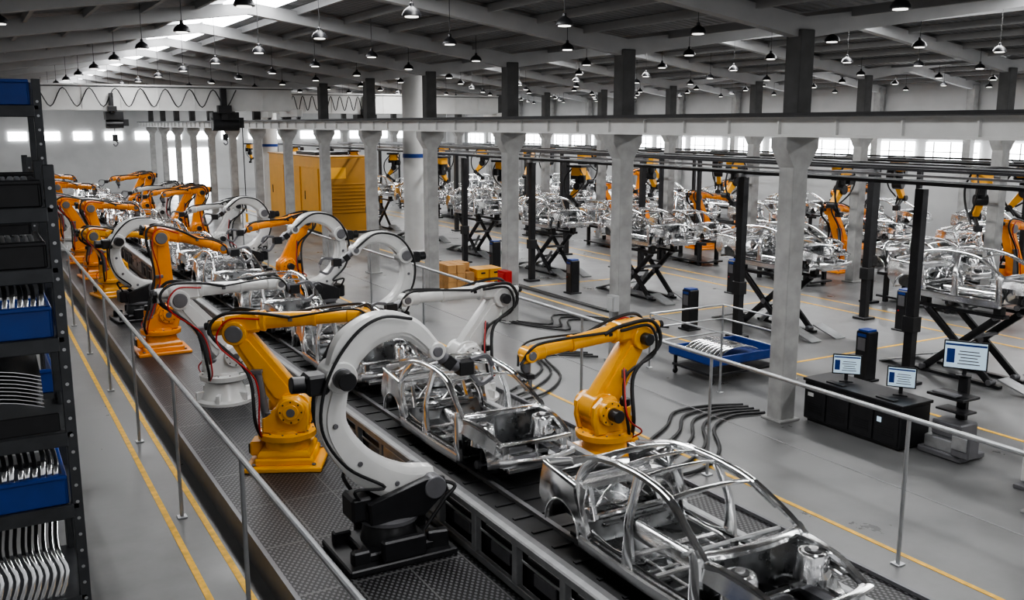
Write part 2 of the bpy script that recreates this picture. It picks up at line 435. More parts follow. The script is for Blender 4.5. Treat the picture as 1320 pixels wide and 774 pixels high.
    b.box((.25,0,.19),(.1,1.45,.09),S,bev=.02); b.box((-.3,0,.19),(.1,1.45,.09),S,bev=.02)
    b.grid(lambda u,v:(-1.0-.15*u,(v-.5)*1.4,.12+.22*u),3,4,F,(0,0,-.012))
    b.box((-1.6,0,.3),(1.1,1.0,.02),F)
    b.lathe((-1.75,0,.2),(0,0,1),[(0,.26),(.11,.3),(.12,.3),(.12,.27),(.03,.22)],S,24)
    for x in(-1.2,-1.45): b.box((x,0,.36),(.07,1.05,.08),S)
    b.sweep([(-2.13,.68,.45),(-2.24,.35,.45),(-2.26,0,.45),(-2.24,-.35,.45),(-2.13,-.68,.45)],(.3,.03),S,up=(0,0,1),n=4)
    b.sweep([(-2.16,.68,.62),(-2.27,.35,.62),(-2.29,0,.62),(-2.27,-.35,.62),(-2.16,-.68,.62)],(.08,.08),S,up=(0,0,1),n=4)
    b.sweep([(-2.1,.7,.82),(-2.2,.35,.66),(-2.2,-.35,.66),(-2.1,-.7,.82)],(.05,.05),S,up=(0,0,1),n=4)
    b.box((-1.45,0,.78),(.22,1.3,.025),S); b.box((-1.56,0,.79),(.05,1.36,.06),S); b.box((-1.35,0,.74),(.04,1.36,.08),S)
    b.sweep([(-1.4,.52,.75),(-1.35,0,.35),(-1.4,-.52,.75)],(.06,.02),S,up=(1,0,0),n=6)
    b.sweep([(-1.38,.5,.36),(-1.4,0,.72),(-1.38,-.5,.36)],(.06,.02),S,up=(1,0,0),n=6)
    for x,z,w in((.33,1.175,.1),(-.22,1.245,.07),(-.62,1.255,.06),(-1.12,1.2,.11)):
        b.sweep([(x,.6,z-.01),(x+.03,.3,z+.035),(x+.035,0,z+.045),(x+.03,-.3,z+.035),(x,-.6,z-.01)],(.035,w),S,up=(0,0,1),n=4)
    b.sweep([(-1.9,.68,.85),(-1.98,.3,.84),(-1.98,-.3,.84),(-1.9,-.68,.85)],(.04,.08),S,up=(0,0,1),n=4)
    b.sweep([(.98,.74,.76),(1.12,.4,.8),(1.16,0,.81),(1.12,-.4,.8),(.98,-.74,.76)],(.07,.14),S,up=(0,0,1),n=5)
    b.grid(lambda u,v:(.98+.07*math.sin(v*6.28*2)*.3+.1*u*(1-u),(v-.5)*1.46,.12+.62*u),6,12,F,(.015,0,0))
    b.cyl((.72,-.74,.68),(.72,.74,.68),.03,steelD,seg=10)
    b.box((.74,.0,.5),(.06,.12,.4),S); b.box((.8,.35,.6),(.12,.18,.14),S)
    b.sweep([(2.12,.62,.6),(2.2,.3,.62),(2.22,0,.62),(2.2,-.3,.62),(2.12,-.62,.6)],(.05,.1),S,up=(0,0,1),n=4)
    b.sweep([(2.16,.66,.34),(2.28,.35,.34),(2.31,0,.34),(2.28,-.35,.34),(2.16,-.66,.34)],(.12,.06),S,up=(0,0,1),n=4)
    b.box((2.12,0,.18),(.08,1.0,.06),S); b.box((2.13,0,.4),(.03,.05,.4),S)
    b.box((1.35,0,.3),(.1,.85,.06),S,bev=.02); b.box((1.75,0,.26),(.08,.9,.05),S)
    b.box((1.55,0,.16),(.9,.7,.04),grey,bev=.015)
    return b.mesh('car_body_frame')
CAR=car_mesh(); CS=.77
b=B()
for x in(-1,1):
    for y in(-.45,.45): b.box((x,y,.05),(.12,.1,.1),blackM)
for y in(-.45,.45): b.box((0,y,.03),(2.8,.07,.05),blackM)
for x in(-1.2,0,1.2): b.box((x,0,.035),(.08,.9,.05),blackM)
SKID=b.mesh('car_skid')
HP=-math.pi/2
for k in range(12):
    y=6.35+4.4*k
    inst('car_body_frame',CAR,(5.55,y,.87),HP,CS)
    inst('car_skid',SKID,(5.55,y,.815),HP,(.95,.95,.9))

# ------------------------------------------------------------------ robots
def tool(b,W,kind,m):
    x,z=W
    if kind==0:
        b.cyl((x,0,z-.08),(x,0,z-.22),.07,grey); b.box((x,0,z-.25),(.12,.3,.06),blackM)
        for s in(1,-1):
            b.box((x,s*.12,z-.34),(.05,.035,.16),grey); b.box((x+.03,s*.09,z-.43),(.08,.03,.06),steelD)
        b.tube([(x-.05,.06,z+.05),(x+.12,.1,z-.1),(x+.02,.1,z-.28)],.014,black)
    elif kind==1:
        b.cyl((x+.02,0,z-.02),(x+.14,0,z-.08),.07,grey)
        b.box((x+.22,0,z-.1),(.18,.16,.16),blackM)
        b.sweep([(x+.3,0,z-.02),(x+.5,0,z+.0),(x+.58,0,z-.12)],(.06,.05),grey,n=4); b.sweep([(x+.28,0,z-.16),(x+.42,0,z-.32),(x+.58,0,z-.26)],(.06,.05),grey,n=4)
        b.cyl((x+.58,0,z-.12),(x+.58,0,z-.26),.015,steelD,seg=8)
    else:
        b.cyl((x+.02,0,z-.02),(x+.12,0,z-.1),.055,grey)
        b.cyl((x+.1,0,z-.08),(x+.22,0,z-.3),.03,blackM,r1=.02,seg=10); b.cyl((x+.22,0,z-.3),(x+.2,0,z-.42),.014,steelD,seg=8)
        b.tube([(x-.2,0,z+.1),(x+.02,.06,z+.16),(x+.14,0,z-.05)],.018,black)
def robotA(m,E,W,kind=0,cone=False,name='industrial_robot'):
    b=B(); Sx,Sz=.12,.82
    if cone:
        b.lathe((0,0,0),(0,0,1),[(0,.5),(.05,.5),(.08,.42),(.2,.36),(.42,.27),(.46,.3),(.52,.3)],m,24)
        for k in range(6):
            a=k*math.pi/3; b.box((.38*math.cos(a),.38*math.sin(a),.1),(.22,.06,.2),m,rot=(0,0,a))
    else:
        b.box((0,0,.035),(1.05,.95,.07),m,bev=.02); b.box((0,0,.11),(.8,.74,.1),m,bev=.03)
        b.prism([(-.36,-.34),(.36,-.34),(.36,.34),(-.36,.34)],.12,.26,m,ax='z',bev=.05)
        b.cyl((0,0,.16),(0,0,.38),.33,m,r1=.3,seg=28)
        for k in range(4):
            a=math.pi/4+k*math.pi/2; b.cyl((.58*math.cos(a),.52*math.sin(a),.07),(.58*math.cos(a),.52*math.sin(a),.1),.03,grey,seg=8)
        b.box((-.42,0,.24),(.16,.3,.2),m,bev=.02); b.box((-.51,0,.24),(.03,.24,.14),blackM)
    b.lathe((0,0,.38),(0,0,1),[(0,.3),(.02,.40),(.1,.41),(.12,.37),(.12,.32),(.16,.31)],m,28)
    b.lathe((0,0,.375),(0,0,1),[(0,.3),(.01,.365),(.025,.365),(.03,.3)],blackM,28)
    for k in range(12):
        a=k*math.pi/6; b.cyl((.36*math.cos(a),.36*math.sin(a),.48),(.36*math.cos(a),.36*math.sin(a),.51),.016,grey,seg=6)
    tur=[(-.3,.5),(.3,.5),(.36,.7),(.34,.9),(.2,1.02),(0,1.02),(-.12,.85),(-.3,.7)]
    for s in(1,-1):
        b.prism(tur,min(s*.15,s*.27),max(s*.15,s*.27),m,bev=.03)
        b.cyl((Sx,s*.26,Sz),(Sx,s*.34,Sz),.18,m,seg=22); b.cyl((Sx,s*.34,Sz),(Sx,s*.36,Sz),.11,m,seg=20); b.cyl((Sx,s*.36,Sz),(Sx,s*.37,Sz),.06,grey,seg=20)
        for k in range(8):
            a=k*math.pi/4; b.cyl((Sx+.145*math.cos(a),s*.34,Sz+.145*math.sin(a)),(Sx+.145*math.cos(a),s*.352,Sz+.145*math.sin(a)),.013,blackM,seg=6)
    b.box((0,0,.56),(.56,.4,.14),m,bev=.03)
    b.cyl((Sx,.36,Sz),(Sx,.52,Sz),.09,blackM); b.cyl((-.2,.2,.62),(-.2,.2,.86),.085,m); b.cyl((-.2,.2,.86),(-.2,.2,.96),.075,blackM)
    b.cyl((-.2,-.2,.62),(-.2,-.2,.8),.07,grey)
    ex,ez=E; wx,wz=W
    b.link((Sx,Sz),.22,(ex,ez),.15,-.11,.11,m,bev=.03)
    dx,dz=ex-Sx,ez-Sz; LL=math.hypot(dx,dz); ux,uz=dx/LL,dz/LL
    b.link((Sx+ux*.28,Sz+uz*.28),.12,(ex-ux*.2,ez-uz*.2),.08,-.135,.135,m,bev=.02)
    b.cyl((Sx,-.15,Sz),(Sx,.15,Sz),.235,m,seg=26)
    b.cyl((-.24,-.2,.7),(Sx+ux*.62-.1,-.18,Sz+uz*.62),.055,grey,seg=12)
    fx,fz=wx-ex,wz-ez; FL=math.hypot(fx,fz); fx/=FL; fz/=FL; an=math.atan2(fz,fx)
    b.cyl((ex,-.21,ez),(ex,.21,ez),.165,m,seg=24); b.cyl((ex,.21,ez),(ex,.34,ez),.085,blackM); b.cyl((ex,-.24,ez),(ex,-.2,ez),.12,grey)
    ox,oz=-fz*.1,fx*.1
    b.box((ex+fx*.1+ox,0,ez+fz*.1+oz),(.52,.3,.27),m,rot=(0,-an,0),bev=.05)
    for yy,q in((.09,.03),(-.09,.03),(0,-.07)):
        p=(ex-fx*.16+ox-fz*q,yy,ez-fz*.16+oz+fx*q)
        b.cyl(p,(p[0]-fx*.17,yy,p[2]-fz*.17),.065,m,seg=14); b.cyl((p[0]-fx*.17,yy,p[2]-fz*.17),(p[0]-fx*.24,yy,p[2]-fz*.24),.055,blackM,seg=14)
    st=.34; p0=(ex+fx*st+ox,0,ez+fz*st+oz)
    d=Vector((wx,0,wz))-Vector(p0); L2=d.length
    b.lathe(p0,d,[(0,.14),(.06,.15),(.08,.115),(L2*.5,.098),(L2*.5,.115),(L2*.5+.05,.115),(L2*.5+.05,.092),(L2-.24,.085),(L2-.22,.11),(L2-.06,.11),(L2-.04,.08),(L2,.08)],m,22)
    b.cyl((wx,-.12,wz),(wx,.12,wz),.095,m,seg=20); b.cyl((wx,-.14,wz),(wx,.14,wz),.06,grey,seg=16)
    b.box((wx+fx*.04,0,wz+fz*.04-.05),(.14,.14,.14),m,bev=.03)
    tool(b,(wx+fx*.04,wz-.02),kind,m)
    mx_,mz=Sx+dx*.5,Sz+dz*.5
    b.tube([(-.3,.24,.4),(-.22,.38,.7),(mx_-.12,.24,mz),(ex-.22,.27,ez-.1),(ex-.1,.24,ez+.24),(ex+fx*.35+ox*1.6,.12,ez+fz*.35+.2),(ex+fx*.6+ox,.11,ez+fz*.6+.12)],.028,black)
    b.tube([(-.3,.2,.4),(-.1,.42,.62),(mx_,.2,mz-.05),(ex-.12,.3,ez-.2),(ex-.05,.27,ez+.18),(ex+fx*.4,.2,ez+fz*.4+.16)],.022,black)
    b.tube([(-.3,-.2,.4),(-.36,-.36,.7),(mx_-.2,-.26,mz),(ex-.3,-.24,ez),(ex-.16,-.2,ez+.26),(ex+fx*.3,-.16,ez+fz*.3+.24),(ex+fx*.75,-.12,ez+fz*.75+.12)],.024,black)
    b.tube([(-.3,-.24,.42),(-.3,-.4,.66),(mx_-.1,-.28,mz-.08),(ex-.2,-.3,ez-.12),(ex-.06,-.26,ez+.2),(ex+fx*.35,-.2,ez+fz*.35+.16)],.013,redM,seg=6)
    b.tube([(ex+fx*.5,.1,ez+fz*.5+.14),(wx-fx*.25,.13,wz-fz*.25+.16),(wx+.02,.12,wz+.1),(wx+fx*.14,.05,wz-.12)],.02,black)
    b.tube([(ex+fx*.75,-.12,ez+fz*.75+.12),(wx-fx*.2,-.15,wz-fz*.2+.14),(wx+.04,-.14,wz+.04),(wx+fx*.12,-.06,wz-.16)],.016,black)
    b.tube([(-.28,.28,.4),(-.3,.46,.55),(-.05,.46,.8),(mx_+.02,.2,mz+.1)],.012,redM,seg=6)
    b.box((mx_-.02,.15,mz),(.07,.05,.12),grey); b.box((ex+fx*.5,.09,ez+fz*.5+.1),(.07,.05,.05),blackM)
    b.box((mx_-.1,-.18,mz),(.16,.1,.06),grey); b.box((ex+fx*.75,-.08,ez+fz*.75+.09),(.06,.1,.06),grey)
    return b.mesh(name)
def robotB(S_,low,up,kind=0,name='curved_arm_robot',k_=1.0):
    b=B(); bm=blackM
    b.box((0,0,.04),(1.25,.95,.08),bm,bev=.02); b.box((0,0,.12),(.8,.7,.1),bm,bev=.03)
    for s in(1,-1):
        b.box((.45,s*.3,.16),(.25,.12,.22),bm,rot=(0,0,.2*s),bev=.02); b.box((-.45,s*.3,.14),(.2,.12,.16),bm,bev=.02)
        b.box((.0,s*.42,.2),(.5,.1,.24),bm,bev=.02)
    b.cyl((0,0,.16),(0,0,.4),.32,bm,r1=.28,seg=28)
    b.lathe((0,0,.38),(0,0,1),[(0,.26),(.02,.33),(.06,.33),(.08,.26)],grey,28)
    sx,sz=S_
    pl=[(-.3,.44),(.34,.44),(sx+.17,sz-.06),(sx+.12,sz+.1),(sx-.1,sz+.12),(-.32,.68)]
    b.prism(pl,-.26,-.15,bm,bev=.02); b.prism(pl,.15,.26,bm,bev=.02)
    b.box((-.05,0,.52),(.56,.4,.16),bm,bev=.03); b.box((-.36,0,.6),(.24,.34,.28),bm,bev=.03)
    b.cyl((sx,-.28,sz),(sx,.29,sz),.13,grey,seg=22); b.cyl((sx,.26,sz),(sx,.42,sz),.1,bm,seg=16)
    lo=[(x,0,z) for x,z in low]; upp=[(x,0,z) for x,z in up]
    K=k_
    b.sweep(lo,[(.22,.26*K),(.25,.34*K),(.24,.32*K),(.2,.26*K),(.18,.22*K)],white,n=8,rnd=.3)
    for s in(1,-1):
        b.sweep([(x,s*.118,z) for x,z in low],[(.02,.15*K),(.03,.21*K),(.02,.19*K),(.01,.14*K),(.01,.1)],white,n=8,rnd=.3)
        for i in range(1,len(low)-1): b.cyl((low[i][0],s*.125,low[i][1]),(low[i][0],s*.145,low[i][1]),.03,grey,seg=10)
    ex,ez=low[-1]
    b.cyl((ex,-.17,ez),(ex,.17,ez),.17,white,seg=24); b.cyl((ex,-.2,ez),(ex,.2,ez),.11,grey,seg=20); b.cyl((ex,-.34,ez),(ex,-.18,ez),.1,bm,seg=18)
    b.box((ex-.24,0,ez-.06),(.24,.26,.22),bm,bev=.03); b.cyl((ex-.34,0,ez-.06),(ex-.5,0,ez-.05),.09,bm)
    b.sweep(upp,[(.2,.24*K),(.23,.31*K),(.22,.28*K),(.18,.22*K),(.15,.16*K)],white,n=8,rnd=.3)
    for s in(1,-1):
        b.sweep([(x,s*.108,z) for x,z in up],[(.02,.14*K),(.03,.19*K),(.02,.16*K),(.005,.1),(.003,.08)],white,n=8,rnd=.3)
    wx,wz=up[-1]; px,pz=up[-2]; dx,dz=wx-px,wz-pz; L=math.hypot(dx,dz); dx/=L; dz/=L
    b.cyl((wx,-.12,wz),(wx,.12,wz),.1,white,seg=20); b.cyl((wx,-.14,wz),(wx,.14,wz),.06,grey)
    b.cyl((wx,0,wz),(wx+dx*.2,0,wz+dz*.2),.07,grey); 
    b.box((wx+dx*.24,0,wz+dz*.24),(.12,.16,.14),bm,rot=(0,-math.atan2(dz,dx),0))
    tool(b,(wx+dx*.22,wz+dz*.22),kind,white)
    b.tube([(-.3,.15,.6),(-.42,.25,.9)]+[(x-.12,.2,z+.02) for x,z in low[1:]]+[(x-.05,.2,z+.1) for x,z in up[1:-1]]+[(wx,.12,wz+.05)],.022,black)
    b.tube([(-.3,-.1,.6),(-.45,-.2,.85)]+[(x-.16,-.17,z+.0) for x,z in low[1:]]+[(x-.02,-.16,z+.13) for x,z in up[1:-1]],.018,black)
    b.tube([(.3,-.3,.3),(.55,-.3,.6),(sx+.22,-.28,sz),(sx-.1,-.2,sz+.1)],.022,black)
    return b.mesh(name)
PZ=.3
def put(me,x,y,a,name,sc=1): return inst(name,me,(x,y,PZ),a,sc)
put(robotA(yellow,(-.62,1.9),(1.12,2.1),2),3.6,12.65,math.atan2(-.5,1),'yellow_robot_arm')
put(robotB((.46,.74),[(.5,.76),(.06,.82),(-.36,1.12),(-.62,1.58),(-.54,2.1)],[(-.54,2.1),(-.38,2.4),(-.06,2.57),(.28,2.52),(.58,2.24)],1,k_=1.15),3.74,9.3,0,'curved_robot_arm')
put(robotA(yellow,(-.5,1.78),(1.25,1.72),0),7.45,10.4,math.pi,'yellow_robot_arm')
put(robotA(orange,(.1,2.4),(1.35,2.1),1),3.25,20.5,0.0,'orange_robot_arm')
put(robotA(white,(-.7,1.85),(1.05,1.95),1,cone=True),3.55,16.2,.05,'white_robot_arm')
put(robotA(white,(-.55,1.75),(1.2,1.85),1,cone=True),7.3,14.2,math.pi,'white_robot_arm')
CB=robotB((.3,.76),[(.34,.78),(-.04,.86),(-.36,1.16),(-.48,1.55),(-.42,1.95)],[(-.42,1.95),(-.26,2.2),(.02,2.34),(.38,2.34),(.68,2.12)],1)
put(CB,7.55,18.6,math.pi,'curved_robot_arm')
put(CB,7.4,22.3,math.pi+.1,'curved_robot_arm',1.05)
OA=robotA(orange,(-.45,2.0),(1.1,1.9),1); OB=robotA(orange,(-.1,2.15),(1.25,2.1),0); OC=robotA(yellow,(-.5,1.7),(1.0,1.6),2); WA=robotA(white,(-.5,1.9),(1.1,1.8),1,cone=True)
for x,y,a,me,n in((3.4,24.3,.1,CB,'curved_robot_arm'),(3.3,28.1,.2,OC,'yellow_robot_arm'),(3.3,31.8,.1,OB,'orange_robot_arm'),(3.3,35.6,0,OA,'orange_robot_arm'),(3.3,39.4,-.1,WA,'white_robot_arm'),(3.3,43.2,0,OB,'orange_robot_arm'),(3.3,47,0,OA,'orange_robot_arm'),(3.3,51,0,OB,'orange_robot_arm'),(3.3,55,0,WA,'white_robot_arm'),
    (7.7,26,math.pi,OA,'orange_robot_arm'),(7.6,29.8,math.pi,CB,'curved_robot_arm'),(7.6,33.5,math.pi,WA,'white_robot_arm'),(7.6,37.3,math.pi,OB,'orange_robot_arm'),(7.6,41,math.pi,OA,'orange_robot_arm'),(7.6,45,math.pi,WA,'white_robot_arm'),(7.6,49,math.pi,OB,'orange_robot_arm'),(7.6,53,math.pi,OA,'orange_robot_arm')):
    put(me,x,y,a,n)

# ------------------------------------------------------------------ bay 2
b=B()
for s in(1,-1):
    b.box((0,s*.38,.03),(1.9,.14,.06),blackM)
    for yy,q in((s*.35,1),(s*.42,-1)):
        b.sweep([(-.75*q,yy,.08),(.75*q,yy,1.35)],(.07,.14),blackM,n=1,rnd=.2)
    b.cyl((0,s*.3,.715),(0,s*.47,.715),.07,grey)
    b.box((0,s*.4,1.4),(1.9,.2,.07),blackM)
    b.box((1.35,s*.4,.12),(.75,.34,.03),railM,rot=(0,.28,0)); b.box((-1.35,s*.4,.12),(.75,.34,.03),railM,rot=(0,-.28,0))
    for x in(-.75,.75): b.cyl((x,s*.3,.09),(x,s*.48,.09),.06,grey); b.cyl((x,s*.3,1.36),(x,s*.48,1.36),.05,grey)
    b.box((-.8,s*.4,1.5),(.16,.16,.16),black); b.box((.8,s*.4,1.5),(.16,.16,.16),black)
b.cyl((-.3,-.38,.5),(-.3,.38,.5),.04,grey); b.cyl((.3,-.38,.9),(.3,.38,.9),.04,grey)
b.cyl((-.5,0,.1),(.1,0,.7),.05,steelD)
LIFT=b.mesh('scissor_lift')
for k in range(9):
    y=11.5+5.3*k
    inst('scissor_lift',LIFT,(17.2,y,0),HP,1); inst('car_body_frame',CAR,(17.2,y-.1,1.56),HP,CS)
def gantry(x0,x1,ys,h=3.8,w=.17,post=True):
    b=B()
    for i,y in enumerate(ys):
        for x in(x0,x1):
            b.box((x,y,h/2),(w,w*1.1,h),blackM,bev=.01); b.box((x,y,.03),(.4,.4,.06),blackM)
            b.box((x+w*.55,y,h/2),(.03,w*.5,h*.9),grey)
            b.box((x,y,1.2),(w+.07,w+.09,.3),black)
        if i%2==0: b.box(((x0+x1)/2,y,h+.04),(x1-x0+.4,.07,.08),railG,bev=0)
    ym=(ys[0]+ys[-1])/2; L=ys[-1]-ys[0]+4
    for x in(x0,x1): b.box((x,ym,h+.1),(.08,L,.07),blackM,bev=0)
    b.box(((x0+x1)/2,ym,h+.1),(.06,L,.05),railG,bev=0); b.box((x0+.4,ym,h+.12),(.04,L,.04),railM,bev=0)
    b.obj('overhead_conveyor_gantry')
gy=[11.7-4.75+4.75*k for k in range(0,11)]
gantry(15.6,20.0,gy,3.8)
gantry(22.0,23.8,[y+1.5 for y in gy[::2]],3.75,.13); gantry(26.6,30.4,gy[::2],3.7,.13)
b=B()
b.box((0,0,.5),(.7,.7,.1),blackM); b.box((0,0,.3),(.5,.4,.36),yellow,bev=.03); b.cyl((0,0,.12),(0,0,-.25),.14,blackM); b.cyl((0,-.16,-.3),(0,.16,-.3),.15,blackM)
b.link((0,-.3),.12,(.35,-.75),.08,-.08,.08,yellow); b.cyl((.35,-.15,-.75),(.35,.15,-.75),.1,blackM); b.cyl((.35,0,-.75),(.05,0,-1.0),.06,blackM); b.box((0,0,-1.05),(.16,.2,.16),blackM)
b.tube([(.2,.2,.4),(.5,.25,0),(.5,.2,-.5),(.2,.12,-.95)],.03,black); b.tube([(-.2,.2,.4),(-.4,.2,0),(-.2,.2,-.4),(.2,.15,-.7)],.025,black)
b.box((.2,0,.1),(.2,.3,.24),blackM,bev=.02); b.box((-.26,.1,.0),(.2,.2,.3),blackM)
HANG=b.mesh('gantry_welding_robot')
for k in range(9):
    inst('gantry_welding_robot',HANG,(16.0,23.9+4.75*k,3.38),random.uniform(0,6),.75)
    if k<8: inst('gantry_welding_robot',HANG,(22.9,15.4+4.6*k,3.35),random.uniform(0,6),1.0)
    inst('gantry_welding_robot',HANG,(28.3,13+4.6*k,3.25),random.uniform(0,6),1.1)
b=B()
for x in(-1,1):
    for y in(-.4,.4): b.box((x,y,.4),(.12,.12,.8),blackM)
b.box((0,.4,.8),(2.6,.12,.08),blackM); b.box((0,-.4,.8),(2.6,.12,.08),blackM); b.box((0,0,.15),(2.6,.9,.06),blackM)
for x in(-1,0,1): b.box((x,0,.84),(.1,.9,.06),grey)
STAND=b.mesh('car_stand')
for xx in(22.9,28.4,33.8):
    for k in range(9):
        y=11.8+5.0*k+(1.7 if 25<xx<30 else 0)
        inst('car_stand',STAND,(xx,y,0),HP); inst('car_body_frame',CAR,(xx,y,.88),HP,CS)
for y in(18,26.5,33,41): inst('orange_robot_arm',OB,(31.4,y,0),math.pi,1.1)
for y in(16.2,22.5,29.5,36): inst('orange_robot_arm',OA,(25.9,y,0),0,1.05)
b=B(); b.box((0,0,.5),(.3,.3,1.0),blackM,bev=.02); b.box((0,0,1.01),(.26,.24,.05),blueM); b.box((0,0,.02),(.4,.4,.04),blackM); b.box((-.155,0,.75),(.01,.18,.25),grey); b.cyl((-.15,.06,.5),(-.17,.06,.5),.02,redM,seg=8); b.box((-.154,0,.93),(.012,.2,.06),blueM)
KI=b.mesh('control_kiosk')
for x,y in((15.1,12.3),(15.2,17.7),(15.5,23.4),(15.7,28.6),(15.8,34),(19.7,15),(19.7,21),(19.7,27)): inst('control_kiosk',KI,(x,y,0))
# ------------------------------------------------------------------ yellow machine
b=B()
b.box((15.1,45.8,1.8),(2.4,8.4,3.45),machY,bev=.03); b.box((15.1,45.8,.06),(2.5,8.5,.12),blackM)
for k in range(3):
    y=43.1+2.7*k; b.box((13.88,y,1.7),(.04,2.3,2.6),machY,bev=.01); b.box((13.85,y+.8,1.7),(.03,.06,.4),blackM)
b.box((15.1,41.59,1.8),(2.3,.03,3.3),machD,bev=0)
for k in range(9): b.box((15.1,41.56,1.0+k*.16),(1.7,.04,.05),machD,rot=(.5,0,0),bev=0)
b.box((14.6,41.56,2.8),(.9,.03,.5),machY); b.box((15.1,45,3.6),(1.6,3,.2),blackM); b.box((15.1,45.8,3.53),(2.5,8.5,.05),machD)
b.obj('machine_enclosure')
for x,y in((14.8,33.3),(15.0,53.6)):
    b=B(); b.cyl((x,y,0),(x,y,6.9),.42,whiteS,seg=32); b.cyl((x,y,3.75),(x,y,3.9),.435,blueM,seg=32,bev=0); b.cyl((x,y,0),(x,y,.25),.5,whiteS,seg=32); b.obj('ventilation_duct')
b=B(); 
for k in range(5): b.box((12.65,25.2+.22*k,.05),(.9,.1,.03),cardM)
for k in range(3): b.box((12.3+.33*k,25.65,.02),(.08,1.0,.04),cardM)
for i in range(3):
    for j in range(3):
        for k in range(3):
            if k==2 and i==2 and j==0: continue
            b.box((12.35+.3*i,25.3+.33*j,.2+.26*k),(.28,.31,.25),cardM,rot=(0,0,random.uniform(-.04,.04)))
b.obj('cardboard_box_stack')
b=B()
for i in range(2):
    for k in range(2):
        b.box((13.5+.45*i,25.7,.17+.3*k),(.42,.7,.28),machY,bev=.02); b.box((13.5+.45*i,25.7,.30+.3*k),(.44,.72,.04),machY)
        b.box((13.5+.45*i,25.34,.2+.3*k),(.14,.02,.05),blackM)
b.obj('yellow_crate_stack')
b=B(); b.box((11.53,20.5,1.08),(.2,.4,.6),redM); b.box((11.42,20.5,1.08),(.02,.3,.48),redM); b.cyl((11.42,20.38,1.08),(11.39,20.38,1.08),.02,grey,seg=8); b.obj('fire_equipment_box')
b=B(); b.box((11.55,15.9,1.3),(.14,.26,.34),wallM); b.box((11.47,15.9,1.3),(.02,.2,.26),wallM); b.cyl((11.53,15.9,1.13),(11.53,15.9,.05),.02,railM,seg=8); b.obj('electrical_junction_box')
b=B()
b.box((13.0,14.05,.42),(1.75,1.3,.05),blueM)
for s in(1,-1): b.box((13.0,14.05+s*.64,.5),(1.8,.04,.16),blueM); b.box((13.0+s*.88,14.05,.5),(.04,1.3,.16),blueM)
b.box((13.0,14.05,.2),(1.7,1.2,.05),blackM)
for x in(12.2,13.8):
    for y in(13.5,14.6): b.box((x,y,.24),(.06,.06,.36),blackM); b.cyl((x,y-.02,.06),(x,y+.02,.06),.06,black)
for k in range(9): b.sweep([(12.35,13.55+.12*k,.5),(12.7,13.6+.11*k,.66),(13.2,13.6+.11*k,.66),(13.6-.03*k,13.55+.12*k,.5)],(.1,.02),steel,up=(0,1,0),n=5)
b.obj('parts_tray_cart')
b=B()
for (x,y) in((12.0,13.05),(13.98,13.05),(13.98,15.2),(12.0,15.2)): b.cyl((x,y,0),(x,y,1.15),.022,railM,seg=8); b.box((x,y,.01),(.1,.1,.02),railM)
for z in(1.15,.85,.55): b.cyl((12.0,15.2,z),(13.98,15.2,z),.018,railM,seg=8); b.cyl((13.98,13.05,z),(13.98,15.2,z),.018,railM,seg=8)
b.cyl((12.0,13.05,1.15),(12.0,15.2,1.15),.018,railM,seg=8)
b.obj('guard_railing')
# ------------------------------------------------------------------ computer station
b=B()
b.box((12.45,10.1,.38),(.7,1.95,.66),blackM,bev=.02); b.box((12.45,10.1,.73),(.74,2.0,.05),blackM); b.box((12.45,10.1,.03),(.6,1.85,.06),black)
for k in range(4):
    y=9.37+.48*k; b.box((12.085,y,.38),(.02,.44,.57),blackM,bev=.01); b.box((12.07,y,.6),(.015,.16,.02),grey)
    for q in range(5): b.box((12.07,y,.2+.04*q),(.01,.3,.012),black,bev=0)
b.box((12.07,9.5,.45),(.012,.08,.08),screenM); b.box((12.07,10.9,.5),(.012,.12,.06),whiteS)
b.obj('machine_control_cabinet')
def monitor(nm,x,y,z,w,h,a,stand=.12):
    b=B()
    b.box((0,0,h/2+stand),(.03,w,h),blackM,bev=.008); b.box((-.018,0,h/2+stand),(.006,w-.04,h-.04),screenM,bev=0)
    b.box((-.0225,0,stand+h*.86),(.002,w-.05,h*.07),blueM,bev=0)
    for k in range(5): b.box((-.0225,-.08*w,stand+h*.2+h*.11*k),(.002,w*(.5-.06*(k%3)),h*.035),grey,bev=0)
    b.box((-.0225,.33*w,stand+h*.46),(.002,w*.18,h*.5),blueM,bev=0)
    b.box((.03,0,(stand+h*.4)/2+.01),(.03,.06,stand+h*.4),blackM); b.box((0,0,.008),(.16,.22,.016),blackM)
    b.obj(nm,(x,y,z),a)
monitor('computer_monitor',12.5,10.55,.757,.46,.34,.75)
monitor('computer_monitor',12.6,9.55,.757,.44,.34,.6)
b=B()
for yy in(10.5,9.5): b.box((12.22,yy,.767),(.12,.34,.02),black)
b.obj('computer_keyboard')
b=B()
b.box((12.75,8.7,.06),(.6,.75,.1),grey,bev=.02); b.box((12.75,8.7,.2),(.5,.6,.2),steelD,bev=.02); b.box((12.8,8.7,.42),(.42,.5,.24),grey,bev=.02)
b.box((12.95,8.7,.75),(.08,.16,.9),blackM); b.box((12.7,8.7,.95),(.42,.62,.04),blackM); b.box((12.55,8.7,1.0),(.16,.4,.03),grey); b.box((12.8,8.7,.7),(.3,.5,.03),blackM)
b.box((12.95,8.7,1.15),(.05,.1,.14),blackM)
for s in(1,-1):
    b.cyl((12.55,8.7+s*.3,.04),(12.55,8.7+s*.34,.04),.04,black)
b.box((12.5,8.3,.3),(.25,.3,.35),grey,bev=.02); b.box((12.36,8.3,.35),(.02,.24,.2),steelD)
b.obj('computer_workstation_cart')
monitor('computer_monitor',12.92,8.7,1.225,.62,.44,.55,.1)
b=B(); b.box((12.5,6.95,.62),(.05,.9,1.1),whiteS); b.box((12.5,6.95,.03),(.4,.9,.06),grey); b.obj('partition_board')
b=B()
